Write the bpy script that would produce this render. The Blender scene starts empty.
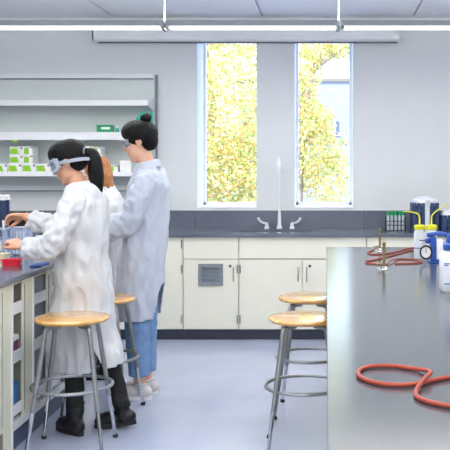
import bpy, bmesh, math, random
from mathutils import Vector, Matrix, noise
R = math.radians
random.seed(7)
SC = bpy.context.scene
COL = SC.collection

# ------------------------------------------------------------------ camera, world, sun, exposure
F = 880.0; CX = 326.0; HY = 167.0; CH = 1.475          # focal length in px, vanishing point, camera height
cam = bpy.data.cameras.new('camera'); camo = bpy.data.objects.new('camera', cam); COL.objects.link(camo)
camo.location = (0, 0, CH); camo.rotation_euler = (R(90), 0, 0)
cam.sensor_width = 36; cam.lens = F / 450 * 36
cam.shift_x = -(CX - 225) / 450; cam.shift_y = -(225 - HY) / 450
cam.clip_start = 0.05; cam.clip_end = 300
SC.camera = camo
SC.view_settings.view_transform = 'Standard'; SC.view_settings.look = 'None'
SC.view_settings.gamma = 1; SC.view_settings.use_curve_mapping = False
SC.view_settings.exposure = 0.18
SC.cycles.light_sampling_threshold = 0.0
wd = bpy.data.worlds.new('sky'); SC.world = wd; wd.use_nodes = True
bg = wd.node_tree.nodes['Background']
bg.inputs[0].default_value = (0.72, 0.86, 1.0, 1); bg.inputs[1].default_value = 3.6
sun = bpy.data.lights.new('sun', 'SUN'); sun.energy = 6.0; sun.angle = R(2); sun.color = (1.0, 0.95, 0.86)
suno = bpy.data.objects.new('sun', sun); COL.objects.link(suno)
suno.location = (-6, -10, 14); suno.rotation_euler = (R(42), 0, R(-24))
LAMP = 4.0                                             # emission strength of the fluorescent tubes
DOWN, UP = 36.0, 74.0                                  # watts each pendant row sends down and up

# ------------------------------------------------------------------ helpers
def lin(c):
    return tuple(((v / 255) / 12.92 if v <= 10 else ((v / 255 + 0.055) / 1.055) ** 2.4) for v in c)
def mat(name, rgb, rough=0.5, metal=0.0, var=0.06, scale=20.0, bump=0.0, bscale=60.0, spec=0.5, stretch=(1, 1, 1), coat=0.0):
    m = bpy.data.materials.new(name); m.use_nodes = True
    nt = m.node_tree; b = nt.nodes['Principled BSDF']
    b.inputs['Roughness'].default_value = rough; b.inputs['Metallic'].default_value = metal
    b.inputs['Specular IOR Level'].default_value = spec; b.inputs['Coat Weight'].default_value = coat
    tc = nt.nodes.new('ShaderNodeTexCoord'); mp = nt.nodes.new('ShaderNodeMapping'); mp.inputs['Scale'].default_value = stretch
    nt.links.new(tc.outputs['Object'], mp.inputs['Vector'])
    nz = nt.nodes.new('ShaderNodeTexNoise'); nz.inputs['Scale'].default_value = scale; nz.inputs['Detail'].default_value = 4
    nt.links.new(mp.outputs[0], nz.inputs['Vector'])
    rp = nt.nodes.new('ShaderNodeValToRGB'); c = lin(rgb)
    rp.color_ramp.elements[0].position = 0.3; rp.color_ramp.elements[1].position = 0.7
    rp.color_ramp.elements[0].color = tuple(v * (1 - var) for v in c) + (1,)
    rp.color_ramp.elements[1].color = tuple(min(1, v * (1 + var)) for v in c) + (1,)
    nt.links.new(nz.outputs['Fac'], rp.inputs[0]); nt.links.new(rp.outputs[0], b.inputs['Base Color'])
    if bump > 0:
        n2 = nt.nodes.new('ShaderNodeTexNoise'); n2.inputs['Scale'].default_value = bscale
        nt.links.new(mp.outputs[0], n2.inputs['Vector'])
        bp = nt.nodes.new('ShaderNodeBump'); bp.inputs['Strength'].default_value = bump; bp.inputs['Distance'].default_value = 0.01
        nt.links.new(n2.outputs['Fac'], bp.inputs['Height']); nt.links.new(bp.outputs[0], b.inputs['Normal'])
    return m
def emit(name, rgb, s):
    m = bpy.data.materials.new(name); m.use_nodes = True; nt = m.node_tree; nt.nodes.clear()
    e = nt.nodes.new('ShaderNodeEmission'); e.inputs[0].default_value = lin(rgb) + (1,); e.inputs[1].default_value = s
    o = nt.nodes.new('ShaderNodeOutputMaterial'); nt.links.new(e.outputs[0], o.inputs[0]); return m
def clear(name, tint=(0.97, 0.99, 1.0), gloss=0.08, rough=0.02):
    m = bpy.data.materials.new(name); m.use_nodes = True; nt = m.node_tree; nt.nodes.clear()
    t = nt.nodes.new('ShaderNodeBsdfTransparent'); t.inputs[0].default_value = tint + (1,)
    g = nt.nodes.new('ShaderNodeBsdfGlossy'); g.inputs['Roughness'].default_value = rough
    mx = nt.nodes.new('ShaderNodeMixShader'); mx.inputs[0].default_value = gloss
    o = nt.nodes.new('ShaderNodeOutputMaterial')
    nt.links.new(t.outputs[0], mx.inputs[1]); nt.links.new(g.outputs[0], mx.inputs[2]); nt.links.new(mx.outputs[0], o.inputs[0]); return m

M = {}
M['wall'] = mat('wall_paint', (222, 225, 227), 0.75, var=0.015, scale=3, bump=0.03, bscale=180)
M['reveal'] = mat('window_reveal_paint', (238, 240, 243), 0.6, var=0.01)
M['ceiling'] = mat('ceiling_tile', (226, 228, 236), 0.85, var=0.02, scale=90, bump=0.06, bscale=250)
M['floor'] = mat('vinyl_floor', (174, 182, 206), 0.2, var=0.05, scale=2.5, spec=0.5)
M['laminate'] = mat('cream_laminate', (232, 230, 214), 0.42, var=0.012, scale=6)
M['creammetal'] = mat('cream_painted_metal', (222, 220, 200), 0.4, var=0.03, scale=8)
M['whitemetal'] = mat('white_painted_metal', (232, 234, 236), 0.35, var=0.02, scale=8)
M['slate'] = mat('slate_epoxy', (96, 102, 116), 0.17, var=0.03, scale=12, spec=0.8)
M['islandtop'] = mat('grey_epoxy_top', (70, 75, 83), 0.17, var=0.012, scale=3, spec=1.0)
M['kick'] = mat('dark_kick', (66, 70, 84), 0.5, var=0.05)
M['bluekick'] = mat('navy_kick', (62, 72, 104), 0.4, var=0.05)
M['slatepanel'] = mat('slate_panel', (112, 122, 134), 0.5, var=0.05, scale=8)
M['olive'] = mat('grey_green_panel', (128, 130, 112), 0.6, var=0.06, scale=5)
M['steel'] = mat('brushed_steel', (150, 152, 156), 0.32, 0.9, var=0.08, scale=30)
M['stoolmetal'] = mat('grey_stool_metal', (156, 158, 160), 0.38, 0.75, var=0.08, scale=20)
M['chrome'] = mat('chrome', (205, 207, 210), 0.15, 1.0, var=0.02)
M['whiteplastic'] = mat('white_plastic', (236, 237, 238), 0.35, var=0.01)
M['faucetwhite'] = mat('glossy_white_enamel', (246, 248, 252), 0.15)
M['rubber'] = mat('black_rubber', (26, 26, 28), 0.7)
M['darkgrey'] = mat('dark_grey_plastic', (58, 60, 66), 0.5)
M['midgrey'] = mat('mid_grey_plastic', (128, 134, 140), 0.45)
M['brass'] = mat('aged_brass', (140, 126, 88), 0.35, 0.8, var=0.15, scale=40)
M['hose'] = mat('red_rubber_hose', (164, 64, 46), 0.5, var=0.1, scale=30)
M['coat'] = mat('white_coat_cloth', (208, 210, 213), 0.85, var=0.015, scale=15, bump=0.15, bscale=30)
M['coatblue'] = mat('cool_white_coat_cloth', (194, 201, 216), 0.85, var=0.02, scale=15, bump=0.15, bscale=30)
M['black'] = mat('black_cloth', (22, 22, 25), 0.8, var=0.2, scale=20, bump=0.2)
M['boot'] = mat('black_leather', (20, 20, 22), 0.4, var=0.2, bump=0.2)
M['jeans'] = mat('blue_denim', (112, 146, 190), 0.85, var=0.1, scale=25, bump=0.2, bscale=90)
M['shelfback'] = mat('pale_grey_green_panel', (208, 216, 214), 0.6, var=0.02, scale=4)
M['shoe'] = mat('pale_shoe', (206, 202, 202), 0.6)
M['skin'] = mat('warm_skin', (214, 158, 128), 0.5, var=0.05, scale=12)
M['skin2'] = mat('light_skin', (222, 172, 144), 0.5, var=0.05, scale=12)
M['hairblack'] = mat('black_hair', (9, 8, 9), 0.5, spec=0.22, var=0.5, scale=30, stretch=(1, 6, 1), bump=0.5, bscale=60)
M['hairauburn'] = mat('auburn_hair', (172, 110, 60), 0.45, var=0.35, scale=26, stretch=(3, 3, 0.5), bump=0.5, bscale=60)
M['strap'] = mat('grey_strap', (152, 160, 172), 0.5)
M['lens'] = clear('goggle_lens', (0.74, 0.80, 0.88), 0.32, 0.1)
M['gogframe'] = mat('frosted_goggle_frame', (164, 176, 194), 0.4)
M['eye'] = mat('eye_white', (236, 232, 228), 0.3)
M['green'] = mat('lime_green_print', (142, 196, 44), 0.5)
M['greencap'] = mat('green_plastic', (20, 148, 88), 0.4)
M['teal'] = mat('teal_plastic', (48, 172, 150), 0.4)
M['violet'] = mat('violet_print', (96, 84, 150), 0.5)
M['orange'] = mat('orange_print', (240, 160, 60), 0.5)
M['carton'] = mat('white_carton', (236, 236, 236), 0.6)
M['yellow'] = mat('yellow_plastic', (224, 222, 30), 0.4)
M['milky'] = mat('milky_plastic', (226, 232, 238), 0.4)
M['tubegrey'] = mat('frosted_tube_plastic', (186, 194, 202), 0.35)
M['navy'] = mat('navy_plastic', (38, 58, 98), 0.4, var=0.2, scale=40)
M['blue'] = mat('blue_plastic', (40, 82, 170), 0.35)
M['paleblue'] = mat('pale_blue_plastic', (176, 192, 222), 0.45, var=0.05)
M['red'] = mat('red_plastic', (222, 36, 60), 0.35)
M['purple'] = mat('purple_carton', (118, 40, 96), 0.5)
M['bluebox'] = mat('cyan_blue_carton', (28, 110, 176), 0.5)
M['beige'] = mat('beige_block', (212, 206, 178), 0.6)
M['gauge'] = mat('gauge_face', (232, 232, 234), 0.3)
M['film'] = mat('white_film', (226, 230, 238), 0.3, var=0.05, bump=0.6, bscale=40)
M['glass'] = clear('window_glass', (0.97, 0.99, 1.0), 0.008, 0.02)
M['tubeglass'] = clear('tube_glass', (0.78, 0.82, 0.86), 0.15, 0.05)
M['tube'] = emit('fluorescent_tube', (255, 252, 247), LAMP)
M['bark'] = mat('bark', (168, 154, 136), 0.9, var=0.2, bump=0.6)
M['grass'] = mat('lawn', (150, 158, 220), 0.95, var=0.2, scale=8)
M['bwhite'] = mat('white_render', (138, 139, 140), 0.8, var=0.02)
M['coping'] = mat('beige_coping', (120, 112, 98), 0.8)
M['bglass'] = mat('building_window', (86, 96, 108), 0.2)

def wood():
    m = bpy.data.materials.new('maple_seat'); m.use_nodes = True; nt = m.node_tree; b = nt.nodes['Principled BSDF']
    tc = nt.nodes.new('ShaderNodeTexCoord'); mp = nt.nodes.new('ShaderNodeMapping'); mp.inputs['Scale'].default_value = (1, 9, 1)
    nt.links.new(tc.outputs['Object'], mp.inputs[0])
    nz = nt.nodes.new('ShaderNodeTexNoise'); nz.inputs['Scale'].default_value = 6; nz.inputs['Detail'].default_value = 5
    nt.links.new(mp.outputs[0], nz.inputs[0])
    rp = nt.nodes.new('ShaderNodeValToRGB'); rp.color_ramp.elements[0].position = 0.32; rp.color_ramp.elements[1].position = 0.7
    rp.color_ramp.elements[0].color = lin((212, 152, 72)) + (1,); rp.color_ramp.elements[1].color = lin((238, 188, 108)) + (1,)
    nt.links.new(nz.outputs['Fac'], rp.inputs[0]); nt.links.new(rp.outputs[0], b.inputs['Base Color'])
    b.inputs['Roughness'].default_value = 0.2; b.inputs['Specular IOR Level'].default_value = 0.7; b.inputs['Coat Weight'].default_value = 0.7; b.inputs['Coat Roughness'].default_value = 0.1
    return m
M['wood'] = wood()
def leafmat(name, stops):
    m = bpy.data.materials.new(name); m.use_nodes = True; nt = m.node_tree; nt.nodes.clear()
    g = nt.nodes.new('ShaderNodeNewGeometry'); rp = nt.nodes.new('ShaderNodeValToRGB')
    while len(rp.color_ramp.elements) < len(stops): rp.color_ramp.elements.new(0.5)
    for e, (p, c) in zip(rp.color_ramp.elements, stops): e.position = p; e.color = lin(c) + (1,)
    nt.links.new(g.outputs['Random Per Island'], rp.inputs[0])
    d = nt.nodes.new('ShaderNodeBsdfDiffuse'); t = nt.nodes.new('ShaderNodeBsdfTranslucent'); mx = nt.nodes.new('ShaderNodeMixShader')
    mx.inputs[0].default_value = 0.45
    nt.links.new(rp.outputs[0], d.inputs[0]); nt.links.new(rp.outputs[0], t.inputs[0])
    o = nt.nodes.new('ShaderNodeOutputMaterial')
    nt.links.new(d.outputs[0], mx.inputs[1]); nt.links.new(t.outputs[0], mx.inputs[2]); nt.links.new(mx.outputs[0], o.inputs[0]); return m
M['leafy'] = leafmat('autumn_leaf', [(0.0, (160, 186, 110)), (0.3, (206, 212, 140)), (0.55, (238, 228, 176)), (0.8, (238, 216, 144)), (1.0, (232, 172, 110))])
M['leafg'] = leafmat('shrub_leaf', [(0.0, (120, 150, 90)), (0.5, (180, 196, 120)), (1.0, (226, 214, 140))])

WL = {}
def wloc(o):
    v = Vector((0, 0, 0))
    while o is not None:
        v += o.location; o = o.parent
    return v
def tagp(o, label, cat, group=None, kind=None):
    if label: o['label'] = label
    if cat: o['category'] = cat
    if group: o['group'] = group
    if kind: o['kind'] = kind
    return o
def thing(name, label, cat, loc=(0, 0, 0), rz=0, group=None):
    o = bpy.data.objects.new(name, None); COL.objects.link(o); o.empty_display_size = 0.05
    o.location = loc; o.rotation_euler = (0, 0, rz)
    return tagp(o, label, cat, group)
def obj(name, bm, m, parent=None, smooth=False, world=False, bevel=0.0, loc=None):
    """links a bmesh as one mesh object; world=True: coordinates are world ones, moved into the parent's frame"""
    bmesh.ops.recalc_face_normals(bm, faces=bm.faces)
    if bevel > 0:
        bmesh.ops.bevel(bm, geom=list(bm.edges), offset=bevel, segments=1, affect='EDGES', clamp_overlap=True)
    if loc is not None: bmesh.ops.translate(bm, verts=bm.verts, vec=-Vector(loc))
    if world and parent is not None: bmesh.ops.translate(bm, verts=bm.verts, vec=-wloc(parent))
    me = bpy.data.meshes.new(name); bm.to_mesh(me); bm.free()
    if smooth:
        for p in me.polygons: p.use_smooth = True
        try: me.set_sharp_from_angle(angle=R(40))
        except Exception: pass
    if m: me.materials.append(m if not isinstance(m, str) else M[m])
    o = bpy.data.objects.new(name, me); COL.objects.link(o)
    if loc is not None: o.location = loc
    if parent is not None: o.parent = parent
    return o
def struct(name, bm, m, parent=None, **k):
    o = obj(name, bm, m, parent, **k)
    if parent is None: o['kind'] = 'structure'
    return o
def NB(): return bmesh.new()
def box(bm, x0, x1, y0, y1, z0, z1):
    v = [bm.verts.new(p) for p in ((x0, y0, z0), (x1, y0, z0), (x1, y1, z0), (x0, y1, z0), (x0, y0, z1), (x1, y0, z1), (x1, y1, z1), (x0, y1, z1))]
    for f in ((0, 1, 2, 3), (4, 5, 6, 7), (0, 1, 5, 4), (1, 2, 6, 5), (2, 3, 7, 6), (3, 0, 4, 7)): bm.faces.new([v[i] for i in f])
    return bm
def B(*a): return box(NB(), *a)
def loft(bm, rings, cap=True, closed=False):
    vs = [[bm.verts.new(p) for p in r] for r in rings]; n = len(vs[0])
    for i in range(len(vs) - (0 if closed else 1)):
        a, b = vs[i], vs[(i + 1) % len(vs)]
        for k in range(n): bm.faces.new((a[k], a[(k + 1) % n], b[(k + 1) % n], b[k]))
    if cap and not closed:
        for r in (vs[0], vs[-1]):
            c = bm.verts.new(sum((v.co for v in r), Vector()) / n)
            for k in range(n): bm.faces.new((r[k], r[(k + 1) % n], c))
    return bm
def tube(bm, pts, rad, seg=10, closed=False, flat=1.0):
    pts = [Vector(p) for p in pts]; n = len(pts)
    if not hasattr(rad, '__len__'): rad = [rad] * n
    rings = []; up = None
    for i in range(n):
        a = pts[(i - 1) % n] if (closed or i > 0) else pts[i]; b = pts[(i + 1) % n] if (closed or i < n - 1) else pts[i]
        d = (b - a).normalized()
        if up is None:
            up = Vector((0, 0, 1)) if abs(d.z) < 0.9 else Vector((1, 0, 0))
        s = d.cross(up)
        if s.length < 1e-5: s = d.orthogonal()
        s.normalize(); u2 = s.cross(d).normalized(); up = u2
        rings.append([pts[i] + (s * math.cos(t) + u2 * math.sin(t) * flat) * rad[i] for t in (2 * math.pi * k / seg for k in range(seg))])
    return loft(bm, rings, True, closed)
def smoothpath(pts, k=6, closed=False):
    P = [Vector(p) for p in pts]; n = len(P); out = []
    for i in range(n if closed else n - 1):
        p0 = P[(i - 1) % n] if closed or i > 0 else P[i]; p1 = P[i]; p2 = P[(i + 1) % n]
        p3 = P[(i + 2) % n] if closed or i + 2 < n else p2
        for j in range(k):
            t = j / k
            out.append(0.5 * ((2 * p1) + (p2 - p0) * t + (2 * p0 - 5 * p1 + 4 * p2 - p3) * t * t + (3 * p1 - p0 - 3 * p2 + p3) * t ** 3))
    if not closed: out.append(P[-1])
    return out
def lathe(bm, prof, c=(0, 0, 0), seg=24):
    return loft(bm, [[(c[0] + r * math.cos(t), c[1] + r * math.sin(t), c[2] + z) for t in (2 * math.pi * k / seg for k in range(seg))] for r, z in prof])
def ell(bm, c, r, rot=None, sub=3):
    res = bmesh.ops.create_icosphere(bm, subdivisions=sub, radius=1.0)
    mt = Matrix.Translation(Vector(c)) @ (rot.to_4x4() if rot else Matrix.Identity(4)) @ Matrix.Diagonal((r[0], r[1], r[2], 1))
    bmesh.ops.transform(bm, matrix=mt, verts=res['verts']); return bm
def copy_tree(o, parent=None):
    c = o.copy(); COL.objects.link(c); c.parent = parent
    for ch in list(o.children): copy_tree(ch, c)
    return c
def px(x, y, z):
    """pixel on the horizontal plane at height z -> world point"""
    s = (y - HY) / (CH - z); return Vector(((x - CX) / s, F / s, z))

# ------------------------------------------------------------------ the room
X0, X1, Y0, Y1, ZC = -4.6, 3.6, -2.2, 8.1, 2.85
WIN = [(-1.188, -0.64), (-0.29, 0.249)]; WB, WT, WD = 1.10, 2.80, 0.50
struct('floor', B(X0 - .2, X1 + .2, Y0 - .2, Y1, -0.12, 0), 'floor')
bm = NB()
xs = [X0, WIN[0][0], WIN[0][1], WIN[1][0], WIN[1][1], X1]
for i in (0, 2, 4): box(bm, xs[i], xs[i + 1], Y1, Y1 + WD, -0.12, 3.1)
for a, b in WIN:
    box(bm, a, b, Y1, Y1 + WD, -0.12, WB); box(bm, a, b, Y1, Y1 + WD, WT, 3.1)
bmesh.ops.remove_doubles(bm, verts=bm.verts, dist=1e-4)
struct('wall_back', bm, 'wall')
struct('wall_left', B(X0 - .2, X0, Y0 - .2, Y1 + WD, -0.12, 3.1), 'wall')
struct('wall_right', B(X1, X1 + .2, Y0 - .2, Y1 + WD, -0.12, 3.1), 'wall')
struct('wall_front', B(X0, X1, Y0 - .2, Y0, -0.12, 3.1), 'wall')
ceil = struct('ceiling', B(X0, X1, Y0, Y1, ZC + .03, 3.1), 'ceiling')
jx = [-4.7, -3.323, -1.95, -0.58, 0.795, 2.168, 3.6]
pm = {}
for i in range(len(jx) - 1):
    a, b = max(jx[i], X0), jx[i + 1]
    for y in (5.35, 2.6, -0.15):
        obj('ceiling_panel', B(a + .009, b - .009, y + .009, y + 2.741, ZC, ZC + .03), 'ceiling', ceil)
for i, (a, b) in enumerate(WIN):
    bm = NB(); yf = Y1 + WD - .06; t = .022
    for q in ((a, a + t, WB, WT), (b - t, b, WB, WT), (a, b, WB, WB + t * 1.5), (a, b, WT - t, WT)):
        box(bm, q[0], q[1], yf, yf + .05, q[2], q[3])
    w = struct('window_%d' % (i + 1), bm, 'whiteplastic')
    obj('pane', B(a + t, b - t, yf + .02, yf + .028, WB + t * 1.5, WT - t), 'glass', w)
    obj('window_ledge', B(a, b, Y1 - .004, yf, WB - .004, WB + .008), 'reveal', w)

# ------------------------------------------------------------------ outside
struct('ground', B(-40, 40, Y1 + WD, 90, -0.5, -0.3), 'grass')
def tree(name, label, base, trunk, blobs, m, size, seed, branches=()):
    rnd = random.Random(seed)
    t = thing(name, label, 'tree', base)
    tb = NB(); tube(tb, trunk, [0.16 * (1 - .8 * k / (len(trunk) - 1)) for k in range(len(trunk))], 8)
    obj('trunk', tb, 'bark', t, True, True)
    for br in branches:
        obj('branch', tube(NB(), smoothpath(br, 4), [0.05 * (1 - .7 * k / (4 * (len(br) - 1))) for k in range(4 * (len(br) - 1) + 1)], 6), 'bark', t, True, True)
    vs, fs = [], []
    for (c, r, n) in blobs:
        for _ in range(n):
            while True:
                d = Vector((rnd.uniform(-1, 1), rnd.uniform(-1, 1), rnd.uniform(-1, 1)))
                if 0.02 < d.length < 1: break
            p = Vector((c[0] + d.x * r[0], c[1] + d.y * r[1], c[2] + d.z * r[2])) - Vector(base)
            u = Vector((rnd.gauss(0, 1), rnd.gauss(0, 1), rnd.gauss(0, 1))).normalized(); w = u.orthogonal().normalized()
            w = Matrix.Rotation(rnd.uniform(0, 6.28), 3, u) @ w
            s = size * rnd.uniform(.6, 1.3); k = len(vs)
            vs += [p - u * s * .6, p + w * s * .42, p + u * s * .6, p - w * s * .42]; fs.append((k, k + 1, k + 2, k + 3))
    me = bpy.data.meshes.new('foliage'); me.from_pydata([tuple(v) for v in vs], [], fs); me.materials.append(M[m])
    o = bpy.data.objects.new('foliage', me); COL.objects.link(o); o.parent = t; o['kind'] = 'stuff'
    return t
tree('autumn_tree', 'dense yellow autumn tree filling the left window', (-2.3, 17.0, -0.3),
     [(-2.3, 17.0, -0.3), (-2.35, 17.0, 1.2), (-2.2, 17.1, 2.6), (-2.4, 17.1, 4.4)],
     [((-2.5, 17.0, 2.7), (2.05, 1.6, 2.6), 26000), ((-1.5, 16.6, 1.2), (1.1, .9, 1.1), 6000), ((-2.6, 17.0, 4.9), (1.9, 1.5, 1.2), 6000)], 'leafy', 0.064, 3,
     [[(-2.3, 17.0, 1.4), (-1.7, 17.5, 2.2), (-1.2, 17.9, 3.0)], [(-2.3, 17.0, 1.8), (-2.9, 17.3, 2.6), (-3.3, 17.5, 3.4)]])
tree('slender_tree', 'loose golden tree arching across the right window', (-0.55, 14.2, -0.3),
     [(-0.55, 14.2, -0.3), (-0.5, 14.2, 1.0), (-0.42, 14.2, 2.2), (-0.25, 14.25, 3.0), (0.1, 14.3, 3.5)],
     [((-0.42, 14.2, 2.95), (.36, .4, .75), 2000), ((-.12, 14.2, 3.35), (.3, .4, .2), 500), ((.26, 14.25, 3.42), (.35, .4, .22), 750),
      ((-0.28, 14.2, 1.85), (.46, .45, .75), 2600), ((-.12, 14.1, 2.2), (.28, .3, .35), 650), ((0.05, 14.2, 1.25), (.45, .4, .5), 1300), ((.2, 14.2, 1.75), (.2, .3, .3), 220),
      ((.2, 14.3, 4.3), (.8, .9, .6), 3500), ((1.3, 14.4, 3.9), (.7, .6, .5), 900)], 'leafy', 0.05, 11,
     [[(-0.45, 14.2, 1.8), (-.1, 14.2, 2.1), (.15, 14.2, 2.3)], [(-.25, 14.25, 3.0), (.3, 14.3, 3.4), (1.2, 14.4, 3.8)]])
tree('garden_shrub', 'pale green shrub low behind both windows', (-0.6, 12.2, -0.3),
     [(-0.6, 12.2, -0.3), (-0.6, 12.2, 0.2), (-0.55, 12.2, 0.6)],
     [((-0.9, 12.2, 0.4), (1.3, .6, .62), 5000), ((.3, 12.3, .42), (.9, .5, .62), 3000)], 'leafg', 0.06, 5)
bd = thing('campus_building', 'white building with narrow windows beyond the right window', 'building', (2.5, 40, -0.3))
obj('facade', B(-4, 9, 40, 52, -0.3, 5.35), 'bwhite', bd, world=True)
obj('coping', B(-4.1, 9.1, 39.9, 52.1, 5.35, 5.5), 'coping', bd, world=True)
obj('ledge', B(-4.05, 9.05, 39.92, 40.0, 2.55, 2.62), 'coping', bd, world=True)
for k in range(13):
    x = -3.4 + k * .95
    for z0, z1 in ((.6, 2.2), (2.9, 3.6)):
        f = obj('window', B(x, x + .26, 39.93, 40.02, z0, z1), 'whitemetal', bd, world=True)
        obj('pane', B(x + .03, x + .23, 39.915, 39.93, z0 + .03, z1 - .03), 'bglass', f, world=True)

# ------------------------------------------------------------------ pendant lights and screen case
def pendant(x0, x1, y, first, label):
    t = thing('pendant_light', label, 'light', ((x0 + x1) / 2, y, 2.44), 0, 'linear pendant lights')
    bm = NB(); tr = [(-.08, .022), (-.08, .057), (-.074, .057), (-.07, .045), (.07, .045), (.074, .057), (.08, .057), (.08, .022), (.074, .022), (.06, .033), (-.06, .033), (-.074, .022)]
    loft(bm, [[(x, y + a, 2.44 + b) for a, b in tr] for x in (x0 + .008, x1 - .008)])
    obj('housing', bm, 'midgrey', t, world=True)
    for dy, zz in ((-.045, 2.453), (.03, 2.453), (0, 2.497)):
        obj('tube', tube(NB(), [(x0 + .03, y + dy, zz), (x1 - .03, y + dy, zz)], .007, 8), 'tube', t, True, True)
    obj('connector', B(x1 - .026, x1 - .001, y - .085, y + .085, 2.44, 2.4615), 'midgrey', t, world=True)
    obj('cable', tube(NB(), [(x1 - .01, y, 2.49), (x1 - .01, y, ZC)], .004, 6), 'whiteplastic', t, True, True)
    obj('ceiling_rose', lathe(NB(), [(.03, -.015), (.03, 0)], (x1 - .01, y, ZC), 12), 'whiteplastic', t, True, True)
names = {0: 'leftmost', 1: 'second from left', 2: 'third from left, over the sink', 3: 'fourth from left', 4: 'rightmost'}
bx = [-3.577, -2.352, -1.127, 0.0986, 1.324, 2.55]
where = ['at the far left near the shelves', 'above the wall shelves', 'in front of the two windows', 'above the island end', 'at the far right']
for r, y in enumerate((6.2, 3.7, 1.2, -1.1)):
    for i in range(5):
        row = ['nearest the windows', 'second from the windows', 'third from the windows', 'farthest from the windows'][r]
        pendant(bx[i], bx[i + 1], y, i == 0, 'twin-tube pendant %s, row %s' % (where[i], row))
    for nm, en, z, rx, w in (('pendant_downlight', DOWN, 2.444, 0, .07), ('pendant_uplight', UP, 2.506, R(180), .05)):
        ld = bpy.data.lights.new(nm, 'AREA'); ld.shape = 'RECTANGLE'; ld.size = bx[-1] - bx[0]; ld.size_y = w; ld.energy = en; ld.color = (1.0, .985, .925)
        lo = bpy.data.objects.new(nm, ld); COL.objects.link(lo); lo.location = ((bx[0] + bx[-1]) / 2, y - .008, z); lo.rotation_euler = (rx, 0, 0)
t = thing('screen_case', 'long pale screen housing mounted above the two windows', 'screen case', (-.72, 8.0, 2.61))
sx0, sx1 = (92 - CX) / 110.5, (400 - CX) / 110.5
prof = [(Y1 - .002, 2.61), (7.99, 2.61), (7.96, 2.63), (7.95, 2.67), (7.95, 2.72), (7.97, 2.75), (Y1 - .002, 2.755)]
obj('case', loft(NB(), [[(x, a, b) for a, b in prof] for x in (sx0 + .015, sx1 - .01)]), 'wall', t, world=True)
obj('end_cap', loft(NB(), [[(x, a, b) for a, b in [(Y1 - .002, 2.625), (7.985, 2.625), (7.96, 2.65), (7.96, 2.74), (Y1 - .002, 2.75)]] for x in (sx0, sx0 + .015)]), 'darkgrey', t, world=True)
obj('end_cap', loft(NB(), [[(x, a, b) for a, b in [(Y1 - .002, 2.615), (7.985, 2.615), (7.955, 2.65), (7.955, 2.74), (Y1 - .002, 2.75)]] for x in (sx1 - .01, sx1)]), 'wall', t, world=True)
obj('bottom_bar', B(sx0 + .05, sx1 - .02, 7.985, 8.02, 2.603, 2.611), 'kick', t, world=True)

# ------------------------------------------------------------------ base cabinets along the back wall
CF = 7.46
def handle(par, x, z0, z1):
    bm = NB(); tube(bm, smoothpath([(x, CF - .002, z0), (x, CF - .028, z0 + .008), (x, CF - .028, z1 - .008), (x, CF - .002, z1)], 3), .005, 6)
    obj('handle', bm, 'steel', par, True, True)
def hinge(par, x, z):
    x += .008 if x < (wloc(par).x) else -.008; bm = NB(); tube(bm, [(x, CF - .006, z - .035), (x, CF - .006, z + .035)], .006, 6); obj('hinge', bm, 'midgrey', par, True, True)
def cabinet(x0, x1, label, doors, drawer=True, vent=False, sinkcab=False):
    t = thing('base_cabinet', label, 'cabinet', ((x0 + x1) / 2, CF + .3, 0), 0, 'base cabinets under the back counter')
    obj('body', B(x0 + .001, x1 - .001, CF + .02, Y1 - .002, .095, .885 if not sinkcab else .69), 'laminate', t, world=True)
    obj('kick_board', B(x0 + .001, x1 - .001, CF + .07, CF + .085, 0, .095), 'kick', t, world=True)
    zt = .882; g = .004
    if drawer:
        obj('drawer_front', B(x0 + g, x1 - g, CF, CF + .02, .698, zt), 'laminate', t, world=True, bevel=.0015); zt = .69
    for (a, b, hx, hs, lock) in doors:
        bm = B(a + g, b - g, CF, CF + .02, .1, zt); d = obj('door', bm, 'laminate', t, world=True, bevel=.0015)
        if hx is not None: handle(d, hx, .51, .625)
        for z in ((.61, .185) if drawer else (.82, .61, .185)): hinge(d, hs, z)
        if lock is not None:
            lb = NB(); tube(lb, [(lock, CF - .006, .635), (lock, CF + .001, .635)], .012, 12); obj('lock', lb, 'darkgrey', d, True, True)
        if vent:
            vx0, vx1, vz0, vz1 = -1.082, -.872, .47, .655
            f = NB()
            for q in ((vx0, vx1, vz0, vz0 + .03), (vx0, vx1, vz1 - .03, vz1), (vx0, vx0 + .03, vz0 + .03, vz1 - .03), (vx1 - .03, vx1, vz0 + .03, vz1 - .03)):
                box(f, q[0], q[1], CF - .012, CF - .0005, q[2], q[3])
            w = obj('vent_frame', f, 'midgrey', d, world=True)
            for k in range(3):
                zz = vz0 + .045 + k * .038
                f = NB(); loft(f, [[(x, CF - .003, zz), (x, CF - .008, zz + .012), (x, CF - .006, zz + .014), (x, CF - .001, zz + .002)] for x in (vx0 + .03, vx1 - .03)])
                obj('slat', f, 'midgrey', d, world=True)
            obj('vent_back', B(vx0 + .03, vx1 - .03, CF - .001, CF - .0002, vz0 + .03, vz1 - .03), 'slatepanel', d, world=True)
    return t
cabinet(-3.12, -2.64, 'cream base cabinet at far left end of the back counter', [(-3.12, -2.64, -2.7, -3.11, None)])
cabinet(-2.64, -2.16, 'cream base cabinet behind the left bench', [(-2.64, -2.16, -2.22, -2.63, None)])
cabinet(-2.16, -1.69, 'cream base cabinet hidden behind the three people', [(-2.16, -1.69, -1.75, -2.15, None)])
cabinet(-1.69, -1.212, 'cream cabinet with one full-height door beside the standing woman in jeans', [(-1.69, -1.212, -1.65, -1.216, None)], drawer=False)
cabinet(-1.212, -0.74, 'cream cabinet with a grey vent in its door, under the left window', [(-1.212, -.74, -.783, -.744, -.812)], vent=True)
cabinet(-0.74, 0.343, 'wide cream sink cabinet with two doors behind the right stools', [(-.74, -.2, -.236, -.736, None), (-.2, .343, -.164, .339, -.137)], sinkcab=True)
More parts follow.
